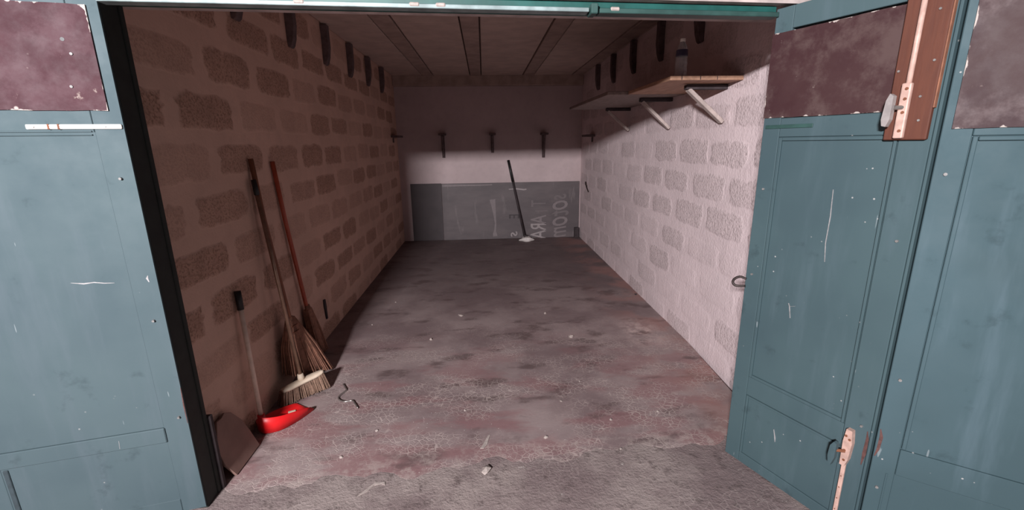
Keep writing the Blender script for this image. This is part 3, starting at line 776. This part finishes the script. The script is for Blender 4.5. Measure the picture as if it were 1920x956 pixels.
tag(obj('wood_scrap', bx(-.02, .02, -.008, .008, 0, .006, .001), M['cream']), 'small pale scrap lying inside the red dustpan', 'scrap')
bpy.data.objects['wood_scrap'].location = (-1.15, 2.36, .008); bpy.data.objects['wood_scrap'].rotation_euler = (0, 0, .4)

# leaning brown board at the foot of the left wall
pl = bmesh.new()
poly = [(-.20, .17), (-.125, .268), (-.09, .262), (-.06, .274), (-.02, .25), (.02, .18), (.035, .10), (.05, .0), (-.17, .0), (-.20, .08)]
prism(pl, poly, -.006, .006, 'x'); bevel(pl, .002, 1)
bo = obj('broken_board', pl, M['board']); bo.location = (-1.205, 2.03, .003); bo.rotation_euler = (0, math.radians(-16), 0)
tag(bo, 'broken brown board leaning on the left wall beside the door post', 'board')
# old iron strap fixed on the left wall
isx = bmesh.new()
prism(isx, [(-.02, .17), (.012, .165), (.02, .10), (.014, .06), (.022, .0), (-.002, .0), (-.010, .06), (-.024, .12)], 0, .012, 'x'); bevel(isx, .002, 1)
ir = obj('iron_strap', isx, M['dark']); ir.location = (XL+.001, 3.43, .152)
tag(ir, 'small dark iron strap fixed low on the left wall', 'strap')
# bent wire on the floor
wp = [(-.947, 2.655, .006), (-.915, 2.60, .006), (-.906, 2.575, .006), (-.929, 2.51, .006), (-.918, 2.473, .006), (-.878, 2.447, .006), (-.836, 2.455, .006), (-.815, 2.43, .006), (-.779, 2.371, .006)]
tag(obj('wire_hook', tb(catmull(wp, 5), .0048, 8), M['steel'], None, True), 'bent steel wire hook lying on the cracked floor', 'hook')

# crumbs and flakes
def crumb(x, y, rx, ry, rz_, seed, label, group=None, mt='chip'):
    o = obj('plaster_crumb', lump(rx, ry, rz_, seed, 1, .35), M[mt]); o.location = (x, y, 0); o.rotation_euler = (0, 0, seed*1.3)
    return tag(o, label, 'crumb', group)
crumb(-.03, 1.80, .030, .022, .014, 1, 'pale plaster lump in the middle of the garage threshold')
crumb(-.242, 3.78, .030, .018, .010, 2, 'white plaster flake far out on the floor, left of centre')
crumb(.513, 3.756, .018, .014, .012, 3, 'pale crumb far out on the floor, right of centre')
crumb(.648, 3.239, .022, .020, .014, 4, 'roundish grey pebble on the floor right of centre')
crumb(.281, 2.022, .016, .011, .008, 5, 'small white chip on the reddish floor near the threshold')
crumb(1.492, 4.183, .016, .012, .010, 6, 'dark crumb at the foot of the right wall', None, 'dark')
crumb(-.458, 3.293, .018, .014, .010, 7, 'pale crumb on the floor in front of the white flake')
sp = [(.646, 1.90), (.662, 2.144), (.578, 2.565), (-.902, 4.195), (-1.0, 3.646), (-.15, 2.30), (.42, 2.35), (.95, 2.2), (-.62, 2.15), (-.75, 1.95)]
wh = ['on the ground just outside the threshold, right of centre', 'right of centre just inside the threshold', 'between the grey pebble and the threshold', 'far out near the left wall', 'beside the left wall beyond the small straw broom',
      'left of centre, behind the curled flake', 'right of centre, behind the small white chip', 'in front of the folding teal leaf', 'to the right of the red dustpan', 'on the cracked paint in front of the red dustpan']
for i, (x, y) in enumerate(sp):
    crumb(x, y, random.uniform(.006, .010), random.uniform(.005, .008), .006, 20+i, 'tiny pale crumb '+wh[i], 'tiny crumbs on the floor')
fl = obj('paint_flake', prism(bmesh.new(), [(-.03, -.05), (-.015, -.02), (-.005, .01), (.01, .05), (.022, .055), (.012, .012), (.006, -.02), (-.012, -.05)], .0, .003, 'z'), M['chip'])
fl.location = (-.03, 2.01, 0.0005); tag(fl, 'curled white paint flake on the reddish cracked floor', 'flake')
fl2 = obj('paint_flake', prism(bmesh.new(), [(-.06, -.05), (-.02, -.02), (.0, .012), (.03, .02), (.05, .01), (.045, .03), (.0, .03), (-.012, .012), (-.035, -.016)], .0, .003, 'z'), M['chip'])
fl2.location = (-.54, 1.735, -.0005); tag(fl2, 'forked white flake on the ground just outside the threshold', 'flake')
